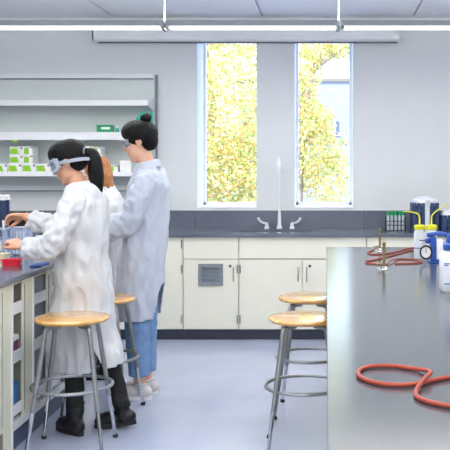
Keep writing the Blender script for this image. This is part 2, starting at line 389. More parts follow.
cabinet(0.343, 0.9, 'cream cabinet partly behind the island, under the green-capped tubes', [(.343, .9, .86, .347, None)])
cabinet(0.9, 1.5, 'cream cabinet at the far right of the back counter', [(.9, 1.5, 1.45, .905, None)])
# worktop with a sink cut-out, back splash
SX0, SX1, SY0, SY1 = -.74, -.12, 7.56, 7.93
bm = NB()
for q in ((-3.13, SX0, CF - .03, Y1 - .002), (SX1, 1.52, CF - .03, Y1 - .002), (SX0, SX1, CF - .03, SY0), (SX0, SX1, SY1, Y1 - .002)):
    box(bm, q[0], q[1], q[2], q[3], .8855, .915)
o = obj('countertop', bm, 'slate', loc=(-.8, 7.75, .9)); tagp(o, 'dark slate grey countertop along the back wall under the windows', 'countertop')
t = thing('backsplash', 'dark slate backsplash strip below the two windows', 'backsplash', (-.8, 8.09, .915))
for a, b in ((-3.13, -2.2), (-2.2, -1.197), (-1.197, .33), (.33, 1.52)):
    obj('panel', B(a + .0015, b - .0015, Y1 - .022, Y1 - .002, .916, 1.075), 'slate', t, world=True)
t = thing('sink', 'recessed grey sink basin in the back counter below the faucet', 'sink', (-.43, 7.74, .7))
bm = NB(); w = .006
for q in ((SX0, SX1, SY0, SY1, .7, .706), (SX0, SX0 + w, SY0, SY1, .706, .91), (SX1 - w, SX1, SY0, SY1, .706, .91), (SX0 + w, SX1 - w, SY0, SY0 + w, .706, .91), (SX0 + w, SX1 - w, SY1 - w, SY1, .706, .91)):
    box(bm, *q)
obj('basin', bm, 'slate', t, world=True)
obj('drain', lathe(NB(), [(.03, .706), (.03, .71), (.015, .709)], (-.43, 7.74, 0), 16), 'steel', t, True, True)
fx = (279.5 - CX) / 109.7; FY = 8.01
t = thing('faucet', 'tall white gooseneck lab faucet with two wing handles at the sink', 'faucet', (fx, FY, .915))
obj('base', lathe(NB(), [(.026, .915), (.026, .925), (.018, .95), (.014, 1.05), (.011, 1.075)], (fx, FY, 0), 16), 'whiteplastic', t, True, True)
gp = [(fx, FY, 1.07), (fx, FY, 1.50)] + [(fx, FY - .075 + .075 * math.cos(a), 1.50 + .075 * math.sin(a)) for a in [math.pi * k / 8 for k in range(1, 9)]]
obj('spout', tube(NB(), gp, .0085, 8), 'faucetwhite', t, True, True)
obj('nozzle', lathe(NB(), [(.009, 1.53), (.019, 1.525), (.021, 1.48), (.013, 1.45), (.009, 1.425)], (fx, FY - .15, 0), 12), 'faucetwhite', t, True, True)
for s in (-1, 1):
    hx = fx + s * .115
    h = obj('handle', lathe(NB(), [(.024, .915), (.022, .93), (.016, .935), (.016, .955), (.012, .97)], (hx, FY, 0), 14), 'whiteplastic', t, True, True)
    pts = [(hx, FY - .01, .965), (hx + s * .03, FY - .02, .968), (hx + s * .06, FY - .03, .985), (hx + s * .08, FY - .035, 1.015)]
    obj('blade', tube(NB(), smoothpath(pts, 4), [.008 + .005 * k / 12 for k in range(13)], 8), 'whiteplastic', h, True, True)
obj('hot_mark', lathe(NB(), [(.006, .968), (.006, .972)], (fx - .115, FY - .012, 0), 8), 'red', t, True, True)

# ------------------------------------------------------------------ wall shelving on the left
t = thing('wall_shelving', 'pale metal wall shelving with three shelves at the left', 'shelving', (-2.4, 8.08, 1.25))
RX = -1.565
obj('back_panel', B(-3.58, RX - .02, Y1 - .012, Y1 - .002, 1.31, 2.28), 'shelfback', t, world=True)
for x in (RX, -3.6):
    obj('upright', B(x - .018, x - .006, Y1 - .035, Y1 - .002, 1.2, 2.32), 'whitemetal', t, world=True)
    obj('upright', B(x + .004, x + .018, Y1 - .035, Y1 - .002, 1.2, 2.32), 'midgrey', t, world=True)
for z in (2.29, 1.26):
    obj('rail', B(-3.58, RX - .02, Y1 - .03, Y1 - .002, z, z + .04), 'whitemetal', t, world=True)
    obj('rail_edge', B(-3.58, RX - .02, Y1 - .032, Y1 - .002, z - .008, z - .0005), 'midgrey', t, world=True)
SHZ = {}
for k, (zt, zb) in enumerate(((2.069, 2.02), (1.785, 1.716), (1.431, 1.393))):
    s = obj('shelf', B(-3.58, RX - .02, 7.82, Y1 - .036, zt - .022, zt - .004), 'whitemetal', t, world=True)
    obj('shelf_lip', B(-3.58, RX - .02, 7.80, 7.8195, zb, zt), 'whitemetal', s, world=True)
    for x in (RX - .02, -3.58):
        bm = NB(); loft(bm, [[(xx, Y1 - .036, zt + .03), (xx, 7.98, zt + .03), (xx, 7.83, zt - .02), (xx, 7.83, zb), (xx, Y1 - .036, zb - .03)] for xx in (x + .0005, x + .004)])
        obj('bracket', bm, 'whitemetal', t, world=True)
    SHZ[k] = zt - .004
def carton(cx, y, z, w, d, h, label, green=True, side=False, group='white cartons with lime labels on the lowest wall shelf', dot='violet', gm='green', rest=1.0):
    t = thing('carton', label, 'box', (cx, y, z), 0, group)
    obj('box', B(-w / 2, w / 2, -d / 2, d / 2, 0, h), 'carton', t, bevel=.0015)
    if side:
        obj('print', B(-w * .42, w * .1, -d / 2 - .001, -d / 2, h * .12, h * .8), gm, t)
        obj('edge_tape', B(w * .2, w * .5, -d / 2 - .001, -d / 2, h * .8, h * .9), 'darkgrey', t)
    elif green:
        bm = NB(); loft(bm, [[(-w * .47, yy, h * .12), (w * .2, yy, h * .12), (w * .06, yy, h * .78), (-w * .47, yy, h * .78)] for yy in (-d / 2 - .001, -d / 2)])
        obj('print', bm, gm, t)
        bm = NB(); tube(bm, [(w * .38, -d / 2 - .001, h * .78), (w * .38, -d / 2, h * .78)], h * .12, 10); obj('dot', bm, dot, t)
    return t
SS = F / 7.95
def shx(p): return (p - CX) / SS
z3 = SHZ[2]; bh = .078
ordn = ['leftmost', 'second', 'third', 'fourth']
for i, p in enumerate((4, 18, 32, 46)):
    carton(shx(p), 7.95, z3, .120, .16, bh, 'white carton with lime print, %s in the bottom row from the photo\'s left edge' % ordn[i])
for i in range(2):
    carton(shx(19.5), 7.95, z3 + bh * (i + 1), .12, .16, .076, 'white carton with lime print, %s of the stack of two on the carton row' % ('upper' if i else 'lower'))
    carton(shx(31), 7.95, z3 + bh * (i + 1), .085, .16, .076, 'white carton showing its short end, %s one beside the stack of two' % ('upper' if i else 'lower'), side=True)
carton(shx(80), 7.95, z3, .12, .16, .16, 'white plain carton on the lowest shelf behind the ponytail', green=False)
carton(shx(88), 7.95, z3 + .16, .11, .16, .075, 'white carton with orange dot above the auburn hair', dot='orange')
carton(shx(91.5), 7.95, z3, .08, .16, .16, 'plain white carton under the pair above the auburn hair', green=False)
carton(shx(99), 7.95, z3 + .16, .075, .16, .07, 'white carton end with lime print right of the orange-dotted carton', side=True)
carton(shx(100.5), 7.95, z3, .07, .16, .16, 'plain white carton on lowest shelf just left of the small lime box', green=False)
carton(shx(114.5), 7.95, z3, .085, .12, .065, 'small grey and lime box beside the taller white box', side=True)
carton(shx(127), 7.95, z3, .10, .12, .105, 'taller white box on lowest shelf at the right end', green=False)
t = thing('marker_box', 'small green box with white print on the middle wall shelf', 'box', (shx(107.5), 7.88, SHZ[1]))
obj('box', B(-.07, .07, -.04, .04, 0, .07), 'greencap', t, bevel=.002)
obj('print', B(-.03, .05, -.0412, -.04, .03, .05), 'carton', t)
t = thing('glue_bottle', 'tiny green bottle next to the green box on the middle shelf', 'bottle', (shx(119), 7.88, SHZ[1]))
obj('body', lathe(NB(), [(.016, 0), (.018, .005), (.018, .035), (.008, .045)], seg=12), 'teal', t, True)
obj('cap', lathe(NB(), [(.008, .045), (.008, .06), (.004, .064)], seg=10), 'whiteplastic', t, True)
t = thing('tape_dispenser', 'teal tape dispenser on the middle shelf behind the hair bun', 'dispenser', (shx(146), 7.9, SHZ[1]))
bm = NB(); tube(bm, [(.062 * math.cos(a), 0, .115 + .062 * math.sin(a)) for a in [2 * math.pi * k / 24 for k in range(24)]], .018, 8, True); obj('roll', bm, 'teal', t, True)
obj('base', B(-.05, .07, -.03, .03, 0, .04), 'teal', t, bevel=.004)
obj('arm', B(.05, .075, -.025, .025, .04, .19), 'teal', t, bevel=.004)
t = thing('shelf_tag', 'tiny lime tag under the middle shelf above the carton stack', 'tag', (shx(20.5), 7.808, 1.70))
obj('clip', B(-.022, .022, -.006, .006, 0, .0155), 'green', t); obj('tip', B(-.008, .012, -.006, .006, -.012, 0), 'green', t)

# ------------------------------------------------------------------ left bench with open under-shelves
BF = -1.58
t = thing('lab_bench', 'left lab bench with grey top and cream open shelving underneath', 'bench', (-2.3, 4.5, 0))
obj('worktop', B(-3.0, BF, 3.0, 5.86, .885, .915), 'slate', t, world=True, bevel=.003)
UX = BF - .03
posts = [(3.3, 3.45), (3.85, 4.0), (4.34, 4.51), (4.665, 4.835), (5.07, 5.15), (5.42, 5.56), (5.72, 5.84)]
for a, b in posts:
    zf = 0 if a < 4.4 else .156
    p = obj('upright', B(UX - .008, UX, a, b, zf, .8845), 'creammetal', t, world=True, bevel=.002)
    obj('flange', B(UX, UX + .008, b - .014, b, zf + .002, .8845), 'whitemetal', p, world=True)
    obj('groove', B(UX, UX + .003, a + .03, a + .034, .18, .85), 'midgrey', p, world=True)
obj('foot_bracket', B(UX, UX + .006, 4.335, 4.37, .07, .15), 'olive', t, world=True)
obj('header_rail', B(UX - .025, UX - .009, 3.0, 5.84, .862, .8845), 'creammetal', t, world=True)
obj('back_panel', B(-2.45, -2.43, 3.02, 5.84, 0, .884), 'slatepanel', t, world=True)
obj('kick_board', B(UX - .035, UX - .02, 3.02, 5.84, 0, .11), 'bluekick', t, world=True)
obj('base_rail', B(UX - .025, UX - .001, 4.515, 5.84, .1105, .155), 'whitemetal', t, world=True)
for i in range(len(posts) - 1):
    a, b = posts[i][1], posts[i + 1][0]
    obj('divider', B(-2.42, UX - .0095, b + .005, b + .02, .156, .86), 'olive' if i % 2 == 0 else 'slatepanel', t, world=True)
    for zb, zt in ((.71, .77), (.458, .518), (.185, .24)):
        s = obj('shelf', B(-2.42, UX - .012, a + .002, b - .002, zb + .005, zb + .02), 'whitemetal', t, world=True)
        obj('shelf_lip', B(UX - .011, UX - .002, a + .002, b - .002, zb, zt), 'whitemetal', s, world=True)
    if i in (0, 1, 3, 4, 5):
        for z0, z1 in ((.745, .853), (.49, .70), (.215, .45)):
            obj('drawer_panel', B(UX - .03, UX - .016, a + .002, b - .002, z0, z1), 'slatepanel', t, world=True)
def lidbox(name, label, cat, x0, x1, y0, y1, z0, z1, m, m2):
    t = thing(name, label, cat, ((x0 + x1) / 2, (y0 + y1) / 2, z0))
    obj('body', B(x0, x1, y0, y1, z0, z1 - .25 * (z1 - z0)), m, t, world=True, bevel=.003)
    obj('lid', B(x0 - .003, x1 + .003, y0 - .003, y1 + .003, z1 - .25 * (z1 - z0) + .0005, z1), m2, t, world=True, bevel=.003)
    return t
lidbox('sample_box', 'purple and white carton on the middle shelf under the left bench', 'box', -1.85, -1.626, 4.53, 4.65, .4785, .595, 'purple', 'carton')
lidbox('storage_box', 'bright blue box on the bottom shelf under the left bench', 'box', -1.85, -1.626, 4.53, 4.65, .2055, .345, 'bluebox', 'bluebox')

# ------------------------------------------------------------------ things on the left bench
def tubething(name, label, cat, c, r, h, m, mcap, caph=.022, group=None, seg=10):
    t = thing(name, label, cat, c, 0, group)
    obj('barrel', lathe(NB(), [(r * .5, 0), (r * .9, r * .5), (r, r), (r, h)], seg=seg), m, t, True)
    obj('cap', lathe(NB(), [(r * 1.15, h + .0005), (r * 1.15, h + caph), (r * .8, h + caph + .004)], seg=seg), mcap, t, True)
    return t
ZB = .915
t = thing('pipette_rack', 'pale blue rack holding navy tubes at the left photo edge', 'rack', (-2.05, 5.5, ZB))
for z in (0, .10, .17):
    obj('plate', B(-.11, .07, -.07, .07, z, z + .012), 'paleblue', t)
for x in (-.1, .055):
    for y in (-.06, .045): obj('post', B(x, x + .014, y, y + .014, .012, .172), 'paleblue', t)
k = 0
for iy, y in enumerate((-.035, .03)):
    for ix, x in enumerate((-.085, -.045, -.005, .035)):
        tubething('tall_tube', 'navy tube with white cap, %s in the %s row of the pale blue rack' % (['leftmost', 'second', 'third', 'rightmost'][ix], ['near', 'far'][iy]), 'tube',
                  (-2.05 + x + .01, 5.5 + y, ZB + .183), .017, .17, 'navy', 'whiteplastic', .028, 'navy tubes in the pale blue rack')
t = thing('tip_rack', 'pale blue ribbed pipette tip box beneath the dark box', 'rack', (-1.975, 5.66, ZB))
obj('body', B(-.09, .07, -.06, .06, 0, .17), 'paleblue', t, bevel=.004)
for k in range(7): obj('rib', B(-.08 + k * .021, -.07 + k * .021, -.063, -.0605, .01, .15), 'whiteplastic', t)
obj('rim', B(-.095, .075, -.065, .065, .1705, .182), 'whiteplastic', t, bevel=.003)
t = thing('tip_box', 'black lidded box on top of the pale blue tip rack', 'box', (-1.975, 5.66, ZB + .1825))
obj('body', B(-.085, .065, -.055, .055, 0, .055), 'rubber', t, bevel=.003); obj('lid', B(-.088, .068, -.058, .058, .0555, .095), 'darkgrey', t, bevel=.004)
t = thing('reagent_bottle', 'small white bottle with black cap behind the near forearm', 'bottle', (-1.84, 5.62, ZB))
obj('body', lathe(NB(), [(.03, 0), (.032, .01), (.032, .1), (.015, .12), (.015, .13)], seg=16), 'milky', t, True); obj('cap', lathe(NB(), [(.02, .1305), (.02, .16), (.017, .163)], seg=14), 'rubber', t, True)
t = thing('foam_block', 'beige tube block below the near hand', 'block', (-1.93, 5.22, ZB))
obj('block', B(-.05, .04, -.045, .045, 0, .05), 'beige', t, bevel=.003)
for k in range(3): obj('well', lathe(NB(), [(.009, .0505), (.009, .052)], (-.03 + .026 * k, 0, 0), 10), 'darkgrey', t)
t = thing('clamp_post', 'short brass post with black knob at left edge of the bench', 'stand', (-2.0, 5.2, ZB))
obj('base', lathe(NB(), [(.035, 0), (.035, .008), (.012, .012)], seg=16), 'whiteplastic', t, True); obj('post', lathe(NB(), [(.008, .012), (.008, .15)], seg=10), 'brass', t, True); obj('knob', lathe(NB(), [(.012, .1505), (.014, .17), (.008, .18)], seg=10), 'rubber', t, True)
t = thing('ice_tray', 'bright red plastic tray under the forearm of the near woman', 'tray', (-1.79, 5.02, ZB), R(8))
bm = NB(); prof = [(.92, 0), (1, .028), (1.04, .034), (.97, .034), (.9, .01)]
rr = []
for f, z in prof: rr.append([(math.copysign(abs(math.cos(a)) ** .35, math.cos(a)) * .052 * f, math.copysign(abs(math.sin(a)) ** .35, math.sin(a)) * .045 * f, z) for a in [2 * math.pi * k / 24 for k in range(24)]])
obj('tray', loft(bm, rr), 'red', t, True); obj('lip', B(-.065, -.0545, -.02, .02, .026, .033), 'red', t, bevel=.002)
t = thing('petri_dish', 'shallow white dish in front of the red tray', 'dish', (-1.84, 4.86, ZB))
obj('dish', lathe(NB(), [(.043, 0), (.045, .004), (.045, .012), (.042, .012), (.041, .003)], seg=24), 'whiteplastic', t, True); obj('rim', lathe(NB(), [(.0455, .0122), (.0455, .014), (.043, .014)], seg=24), 'milky', t, True)
t = thing('folder', 'flat blue folder lying at the bench edge beside the white coat', 'folder', (-1.66, 5.0, ZB), R(4))
obj('back_cover', B(.0, .065, -.09, .1, 0, .004), 'blue', t); obj('front_cover', B(.0, .06, -.085, .098, .0045, .009), 'blue', t)

# ------------------------------------------------------------------ island bench on the right
IY0, IY1, IW = 1.15, 6.16, 1.5
t = thing('island_bench', 'long glossy grey-topped island bench at the right', 'bench', (.75, 3.6, 0))
obj('worktop', B(.003, IW, IY0, IY1, .887, .915), 'islandtop', t, world=True, bevel=.002)
for k in range(5):
    a = IY0 + .02 + k * .99
    c = obj('cabinet_unit', B(.36, IW - .06, a, a + .985, .1, .886), 'laminate', t, world=True)
    obj('door', B(.34, .3595, a + .004, a + .488, .12, .68), 'laminate', c, world=True); obj('door', B(.34, .3595, a + .497, a + .981, .12, .68), 'laminate', c, world=True)
    obj('drawer_front', B(.34, .3595, a + .004, a + .981, .69, .86), 'laminate', c, world=True)
obj('kick_board', B(.42, IW - .1, IY0 + .05, IY1 - .06, 0, .0995), 'kick', t, world=True)
for y in (1.2, 2.8, 4.4, 6.05):
    obj('leg', B(.28, .33, y, y + .05, 0, .8865), 'whitemetal', t, world=True)
def tap(p, label):
    t = thing('gas_tap', label, 'tap', p, 0, 'gas taps on the island')
    obj('flange', lathe(NB(), [(.038, 0), (.037, .004), (.02, .009), (.013, .016)], seg=20), 'chrome', t, True)
    obj('post', lathe(NB(), [(.008, .012), (.008, .125), (.0075, .128)], seg=14), 'brass', t, True)
    obj('collar', lathe(NB(), [(.008, .128), (.0095, .13), (.0095, .145), (.007, .148)], seg=14), 'brass', t, True)
    obj('outlet', tube(NB(), [(-.01, 0, .03), (-.04, 0, .026)], [.007, .005], 8), 'brass', t, True)
tap(px(379.8, 251, .915), 'far brass gas tap on the island, near the green-capped tubes'); tap(px(384, 269, .915), 'near brass gas tap with white base on the island')
def hose(name, label, pix, r, k=6, z=.915):
    pts = [px(a, b, z + r + .0005) if len(q) == 2 else px(a, b, z + r + .0005) + Vector((0, 0, q[2])) for q in pix for a, b in [q[:2]]]
    bm = tube(NB(), smoothpath(pts, k), r, 10)
    t = thing(name, label, 'hose', tuple(Vector((pts[len(pts) // 2].x, pts[len(pts) // 2].y, z))))
    obj('tubing', bm, 'hose', t, True, True)
    e = tube(NB(), [pts[0], pts[0] + (pts[0] - pts[1]).normalized() * .012], r * 1.12, 10); obj('end_sleeve', e, 'hose', t, True, True)
    return t
q = lambda x, y: (330 + x / 2.045, 230 + y / 2.045)
hose('gas_hose', 'terracotta red rubber hose looped at front of the island', [q(330, 292), q(290, 296), q(245, 301), q(210, 307), q(185, 313), q(150, 317), q(110, 315), q(75, 307), q(58, 296), q(64, 284), q(90, 278), q(130, 278), q(168, 283), q(190, 288) + (.003,), q(203, 296) + (.010,), q(205, 304) + (.014,), q(197, 311) + (.0135,), q(185, 319) + (.006,), q(176, 330), q(180, 342), q(205, 352), q(245, 360), q(300, 366)], .006)
q2 = lambda x, y: (340 + x / 3.745, 180 + y / 3.745)
hose('gas_hose', 'red rubber hose running from the far brass gas tap', [q2(140, 255), q2(118, 264), q2(104, 271), q2(116, 277), q2(150, 278), q2(200, 271), q2(250, 258), q2(290, 249)], .0042)
hose('gas_hose', 'red rubber hose folded around the near brass gas tap', [q2(310, 258), q2(270, 263), q2(200, 281), q2(130, 298), q2(99, 304), q2(104, 311), q2(135, 314) , q2(175, 315), q2(192, 306) + (.008,), q2(218, 296), q2(270, 297), q2(304, 302), q2(300, 309), q2(260, 312), q2(205, 313)], .0042)
def wash(p, label, ang, up):
    t = thing('wash_bottle', label, 'bottle', p, R(ang), 'wash bottles on the island')
    obj('body', lathe(NB(), [(.032, 0), (.035, .006), (.035, .15), (.031, .168), (.024, .176)], seg=20), 'milky', t, True)
    obj('cap', lathe(NB(), [(.034, .1765), (.034, .2), (.03, .204)], seg=20), 'yellow', t, True)
    pts = [(0, 0, .203), (0, 0, .25), (.012, 0, .272), (.05, 0, .283 + up * .4), (.1, 0, .285 + up)]
    obj('nozzle', tube(NB(), smoothpath(pts, 4), [.0055 - .0025 * k / 16 for k in range(17)], 8), 'yellow', t, True)
    obj('label_band', lathe(NB(), [(.0355, .06), (.0355, .063), (.0355, .066)], seg=20), 'blue', t, True)
a = px(419.5, 258, .915); b = px(431.5, 258, .915)
wash(a, 'yellow-capped wash bottle with spout pointing left', 180, 0); wash(b, 'yellow-capped wash bottle with spout rising to the right', 12, .045)
c = px(427.5, 250, .915)
t = thing('graduated_cylinder', 'tall white graduated cylinder behind the two wash bottles', 'cylinder', c)
obj('base', lathe(NB(), [(.04, 0), (.04, .01), (.018, .02)], seg=6), 'whiteplastic', t); obj('barrel', lathe(NB(), [(.0165, .02), (.0165, .33), (.019, .335), (.0145, .335)], seg=18), 'milky', t, True)
p = px(433.5, 262, .915)
t = thing('vacuum_pump', 'blue and white pump with black-rimmed dial beside the wash bottles', 'pump', p)
obj('base', B(-.03, .085, -.06, .06, 0, .012), 'blue', t, bevel=.003)
obj('column', B(-.02, .012, -.045, .045, .0125, .15), 'blue', t, bevel=.004)
obj('housing', B(.0125, .052, -.06, .05, .02, .135), 'whiteplastic', t, bevel=.006)
obj('grille', B(.0525, .07, -.058, .045, .02, .12), 'midgrey', t, bevel=.004)
obj('head', tube(NB(), smoothpath([(-.04, 0, .158), (.03, 0, .168), (.07, 0, .16), (.1, 0, .135)], 4), .013, 10), 'blue', t, True)
g = obj('dial', tube(NB(), [(-.05 + .033 * math.cos(u), -.052, .062 + .037 * math.sin(u)) for u in [2 * math.pi * k / 28 for k in range(28)]], .005, 8, True), 'rubber', t, True)
obj('dial_face', tube(NB(), [(-.05, -.05, .062), (-.05, -.044, .062)], .033, 24), 'gauge', g, True)
obj('needle', B(-.052, -.048, -.0535, -.0515, .058, .085), 'rubber', g)
obj('dial_stem', tube(NB(), [(-.05, -.044, .062), (-.05, .0, .062), (-.018, 0, .062)], .006, 8), 'steel', t, True)
obj('knob', tube(NB(), [(-.05, 0, .125), (-.035, 0, .125), (-.02, 0, .125)], [.012, .018, .012], 12), 'blue', t, True)
obj('knob_stem', tube(NB(), [(-.085, 0, .128), (-.05, 0, .126)], .003, 6), 'darkgrey', t, True)
p = px(449, 290, .915)
t = thing('carboy', 'white square plastic bottle with blue cap at right photo edge', 'bottle', (p.x + .03, p.y, .915))
def rsq(h, z, e=.4): return [(math.copysign(abs(math.cos(u)) ** e, math.cos(u)) * h, math.copysign(abs(math.sin(u)) ** e, math.sin(u)) * h, z) for u in [2 * math.pi * k / 32 for k in range(32)]]
obj('body', loft(NB(), [rsq(.066, 0), rsq(.07, .008), rsq(.07, .155), rsq(.062, .172), rsq(.05, .178, .7), rsq(.048, .185, 1)]), 'milky', t, True)
obj('cap', loft(NB(), [rsq(.056, .1855, .9), rsq(.058, .19, .9), rsq(.058, .21, .9), rsq(.053, .213, .9)]), 'blue', t, True)
for z, w in ((.125, .026), (.118, .018), (.035, .03)): obj('print_line', B(-.062, -.062 + w, -.0712, -.07, z, z + .004), 'blue', t)
obj('handle', tube(NB(), smoothpath([(-.03, .02, .213), (-.02, .02, .25), (.03, .02, .262), (.09, .02, .25)], 4), .011, 8), 'blue', t, True)

# ------------------------------------------------------------------ things on the back counter, right
S = F / 7.75
t = thing('tube_rack', 'black wire rack of green-capped tubes on the back counter', 'rack', ((395.5 - CX) / S, 7.75, .915))
for z in (.004, .05, .085):
    for y in (-.032, .032): obj('wire', tube(NB(), [(-.085, y, z), (.085, y, z)], .003, 6), 'rubber', t, True)
    for x in (-.085, .085): obj('wire', tube(NB(), [(x, -.032, z), (x, .032, z)], .003, 6), 'rubber', t, True)
for x in (-.085, .085):
    for y in (-.032, .032): obj('post', tube(NB(), [(x, y, 0), (x, y, .12)], .0035, 6), 'rubber', t, True)
for iy, y in enumerate((-.015, .017)):
    for k in range(5):
        tubething('test_tube', 'green-capped clear tube, %s of the %s row in the black rack' % (['leftmost', 'second', 'middle', 'fourth', 'rightmost'][k], ['near', 'far'][iy]), 'tube',
                  ((395.5 - CX) / S - .066 + k * .033, 7.75 + y, .916), .0125, .135, 'tubegrey', 'greencap', .032, 'green-capped test tubes in the black rack')
def crate(xp0, xp1, ytop, Y, label, seed):
    s = F / Y; x0, x1 = (xp0 - CX) / s, (xp1 - CX) / s; zt = CH - (ytop - HY) / s; w = (x1 - x0) / 2
    t = thing('bottle_crate', label, 'crate', ((x0 + x1) / 2, Y, .915))
    h = zt - .915 - .04; d = .12
    obj('base', B(-w, w, -d, d, 0, .02), 'navy', t)
    n = 6
    for k in range(n):
        xa = -w + k * (2 * w) / n
        obj('slat', B(xa + .004, xa + 2 * w / n - .004, -d, -d + .008, .0205, h), 'navy', t); obj('slat', B(xa + .004, xa + 2 * w / n - .004, d - .008, d, .0205, h), 'navy', t)
    for x in (-w, w - .008): obj('side', B(x, x + .008, -d + .0085, d - .0085, .0205, h), 'navy', t)
    for z in (h * .35, h * .7): obj('band', B(-w - .002, w + .002, -d - .004, -d - .0005, z, z + .012), 'navy', t)
    bm = NB(); ell(bm, (0, 0, h), (w * .98, d * .98, .055), sub=4)
    for v in bm.verts:
        v.co.z += .02 * noise.noise(v.co * 22 + Vector((seed, 0, 0))); v.co.z = max(v.co.z, h - .03 + .02 * noise.noise(v.co * 15))
    obj('film', bm, 'film', t, True)
crate(411, 437.5, 198, 7.72, 'navy slatted crate under white film behind the wash bottles', 2.0)
crate(440, 474, 210, 7.66, 'navy slatted crate under white film at right photo edge', 7.0)

# ------------------------------------------------------------------ stools
def make_stool():
    t = thing('lab_stool', 'x', 'stool', (0, 0, 0), 0, 'round wooden lab stools')
    prof = [(.0, .668), (.165, .668), (.182, .672), (.1905, .682), (.1905, .688), (.185, .6945), (.17, .697), (.0, .694)]
    bm = NB(); loft(bm, [[(max(r, .001) * math.cos(u), max(r, .001) * math.sin(u), z) for u in [2 * math.pi * k / 48 for k in range(48)]] for r, z in prof])
    obj('seat', bm, 'wood', t, True)
    bm = NB(); lathe(bm, [(.09, .6615), (.12, .6615), (.12, .6675), (.09, .6675)], seg=24); obj('seat_plate', bm, 'stoolmetal', t, True)
    for sx, sy in ((-1, -1), (1, -1), (1, 1), (-1, 1)):
        def P(f, z): return (sx * f, sy * f, z)
        l = obj('leg', tube(NB(), smoothpath([P(.05, .652), P(.095, .652), P(.108, .642), P(.114, .61)], 4) + [P(.162, .24)], .0125, 10), 'stoolmetal', t, True)
        obj('leg_extension', tube(NB(), [P(.158, .27), P(.190, .012)], .0098, 8), 'chrome', l, True)
        obj('foot', lathe(NB(), [(.013, 0), (.015, .004), (.014, .014), (.01, .022)], P(.191, 0), 12), 'rubber', l, True)
    bm = NB(); tube(bm, [(.205 * math.cos(u), .205 * math.sin(u), .336) for u in [2 * math.pi * k / 40 for k in range(40)]], .0095, 8, True)
    obj('foot_ring', bm, 'stoolmetal', t, True)
    return t
st = make_stool()
spots = [(-1.327, 4.6, 4, 'wooden stool in front of the woman with the ponytail'), (-1.335, 5.275, -3, 'wooden stool between the ponytail woman and the woman in jeans'),
         (-.11, 4.6, 2, 'nearer of the two wooden stools beside the island'), (-.096, 5.32, -4, 'farther of the two wooden stools beside the island')]
for i, (x, y, a, lab) in enumerate(spots):
    o = st if i == 0 else copy_tree(st)
    o.location = (x, y, 0); o.rotation_euler = (0, 0, R(a)); o['label'] = lab

# ------------------------------------------------------------------ people
def remesh(bm, name, voxel, smooth=4, fac=.5):
    bmesh.ops.recalc_face_normals(bm, faces=bm.faces)
    me = bpy.data.meshes.new('tmp'); bm.to_mesh(me); bm.free()
    o = bpy.data.objects.new('tmp', me); COL.objects.link(o)
    md = o.modifiers.new('r', 'REMESH'); md.mode = 'VOXEL'; md.voxel_size = voxel
    if smooth:
        sm = o.modifiers.new('s', 'SMOOTH'); sm.factor = fac; sm.iterations = smooth
    dg = bpy.context.evaluated_depsgraph_get(); dg.update()
    nm = bpy.data.meshes.new_from_object(o.evaluated_get(dg)); nm.name = name
    bpy.data.objects.remove(o); bpy.data.meshes.remove(me)
    for p in nm.polygons: p.use_smooth = True
    return nm
def link(name, me, m, parent=None):
    me.materials.clear(); me.materials.append(M[m]); o = bpy.data.objects.new(name, me); COL.objects.link(o)
    if parent is not None: o.parent = parent
    return o
def sections(bm, secs, seg=36, e=.85):
    rings = []
    for (z, cx, cy, rx, ry) in secs:
        rings.append([(cx + math.copysign(abs(math.cos(u)) ** e, math.cos(u)) * rx, cy + math.copysign(abs(math.sin(u)) ** e, math.sin(u)) * ry, z) for u in [2 * math.pi * k / seg for k in range(seg)]])
    return loft(bm, rings)
def interp(secs, k=4):
    P = []
    for i in range(len(secs) - 1):
        for j in range(k):
            t = j / k; t2 = t * t * (3 - 2 * t) * .5 + t * .5
            P.append(tuple(a + (b - a) * (t if n == 0 else t2) for n, (a, b) in enumerate(zip(secs[i], secs[i + 1]))))
    P.append(secs[-1]); return P
def limb(bm, pts, rad, k=5, seg=14):
    P = smoothpath(pts, k); n = len(rad) - 1; rr = []
    for i in range(len(P)):
        f = i / k; a = min(int(f), n - 1); t = f - a; rr.append(rad[a] * (1 - t) + rad[a + 1] * t)
    return tube(bm, P, rr, seg)
def hand(bm, w, u, n, side, curl, spread=.12, thumb=None, s=1.0, fcurl=None):
    """w wrist, u along the palm, n the way the palm faces, side +1/-1 where the thumb leaves"""
    w = Vector(w); u = Vector(u).normalized(); n = Vector(n); n = (n - u * n.dot(u)).normalized(); l = u.cross(n) * side
    offs = [.030, .011, -.009, -.028]; lens = [.068, .077, .071, .056]
    tube(bm, [w - u * .03, w, w + u * .02], [.025 * s, .024 * s, .026 * s], 10, flat=.75)
    for k in range(4):
        kn = w + u * (.083 - .004 * abs(k - 1)) * s + l * offs[k] * s
        tube(bm, [w + l * offs[k] * .5 * s, w + u * .045 * s + l * offs[k] * .85 * s, kn], [.014 * s, .0145 * s, .0118 * s], 8)
        c = (fcurl[k] if fcurl else curl); ang = 0; p = kn; d = u; pts = [kn]
        for j, fr in enumerate((.45, .30, .25)):
            ang += c[j]
            d = (u * math.cos(ang) + n * math.sin(ang) + l * spread * (1.5 - k) * .35 * math.cos(ang)).normalized()
            p = p + d * lens[k] * fr * s; pts.append(p)
        tube(bm, pts, [.0105 * s, .0095 * s, .0088 * s, .0065 * s], 8)
    b = w + u * .022 * s + l * .026 * s
    th = thumb or (.75, .55, .25)
    d1 = (u * th[0] + l * th[1] + n * th[2]).normalized(); p1 = b + d1 * .042 * s
    d2 = (u * (th[0] + .3) + l * (th[1] - .35) + n * (th[2] + .25)).normalized(); p2 = p1 + d2 * .032 * s; p3 = p2 + d2 * .022 * s
    tube(bm, [b, p1, p2, p3], [.0155 * s, .0125 * s, .0105 * s, .007 * s], 8)
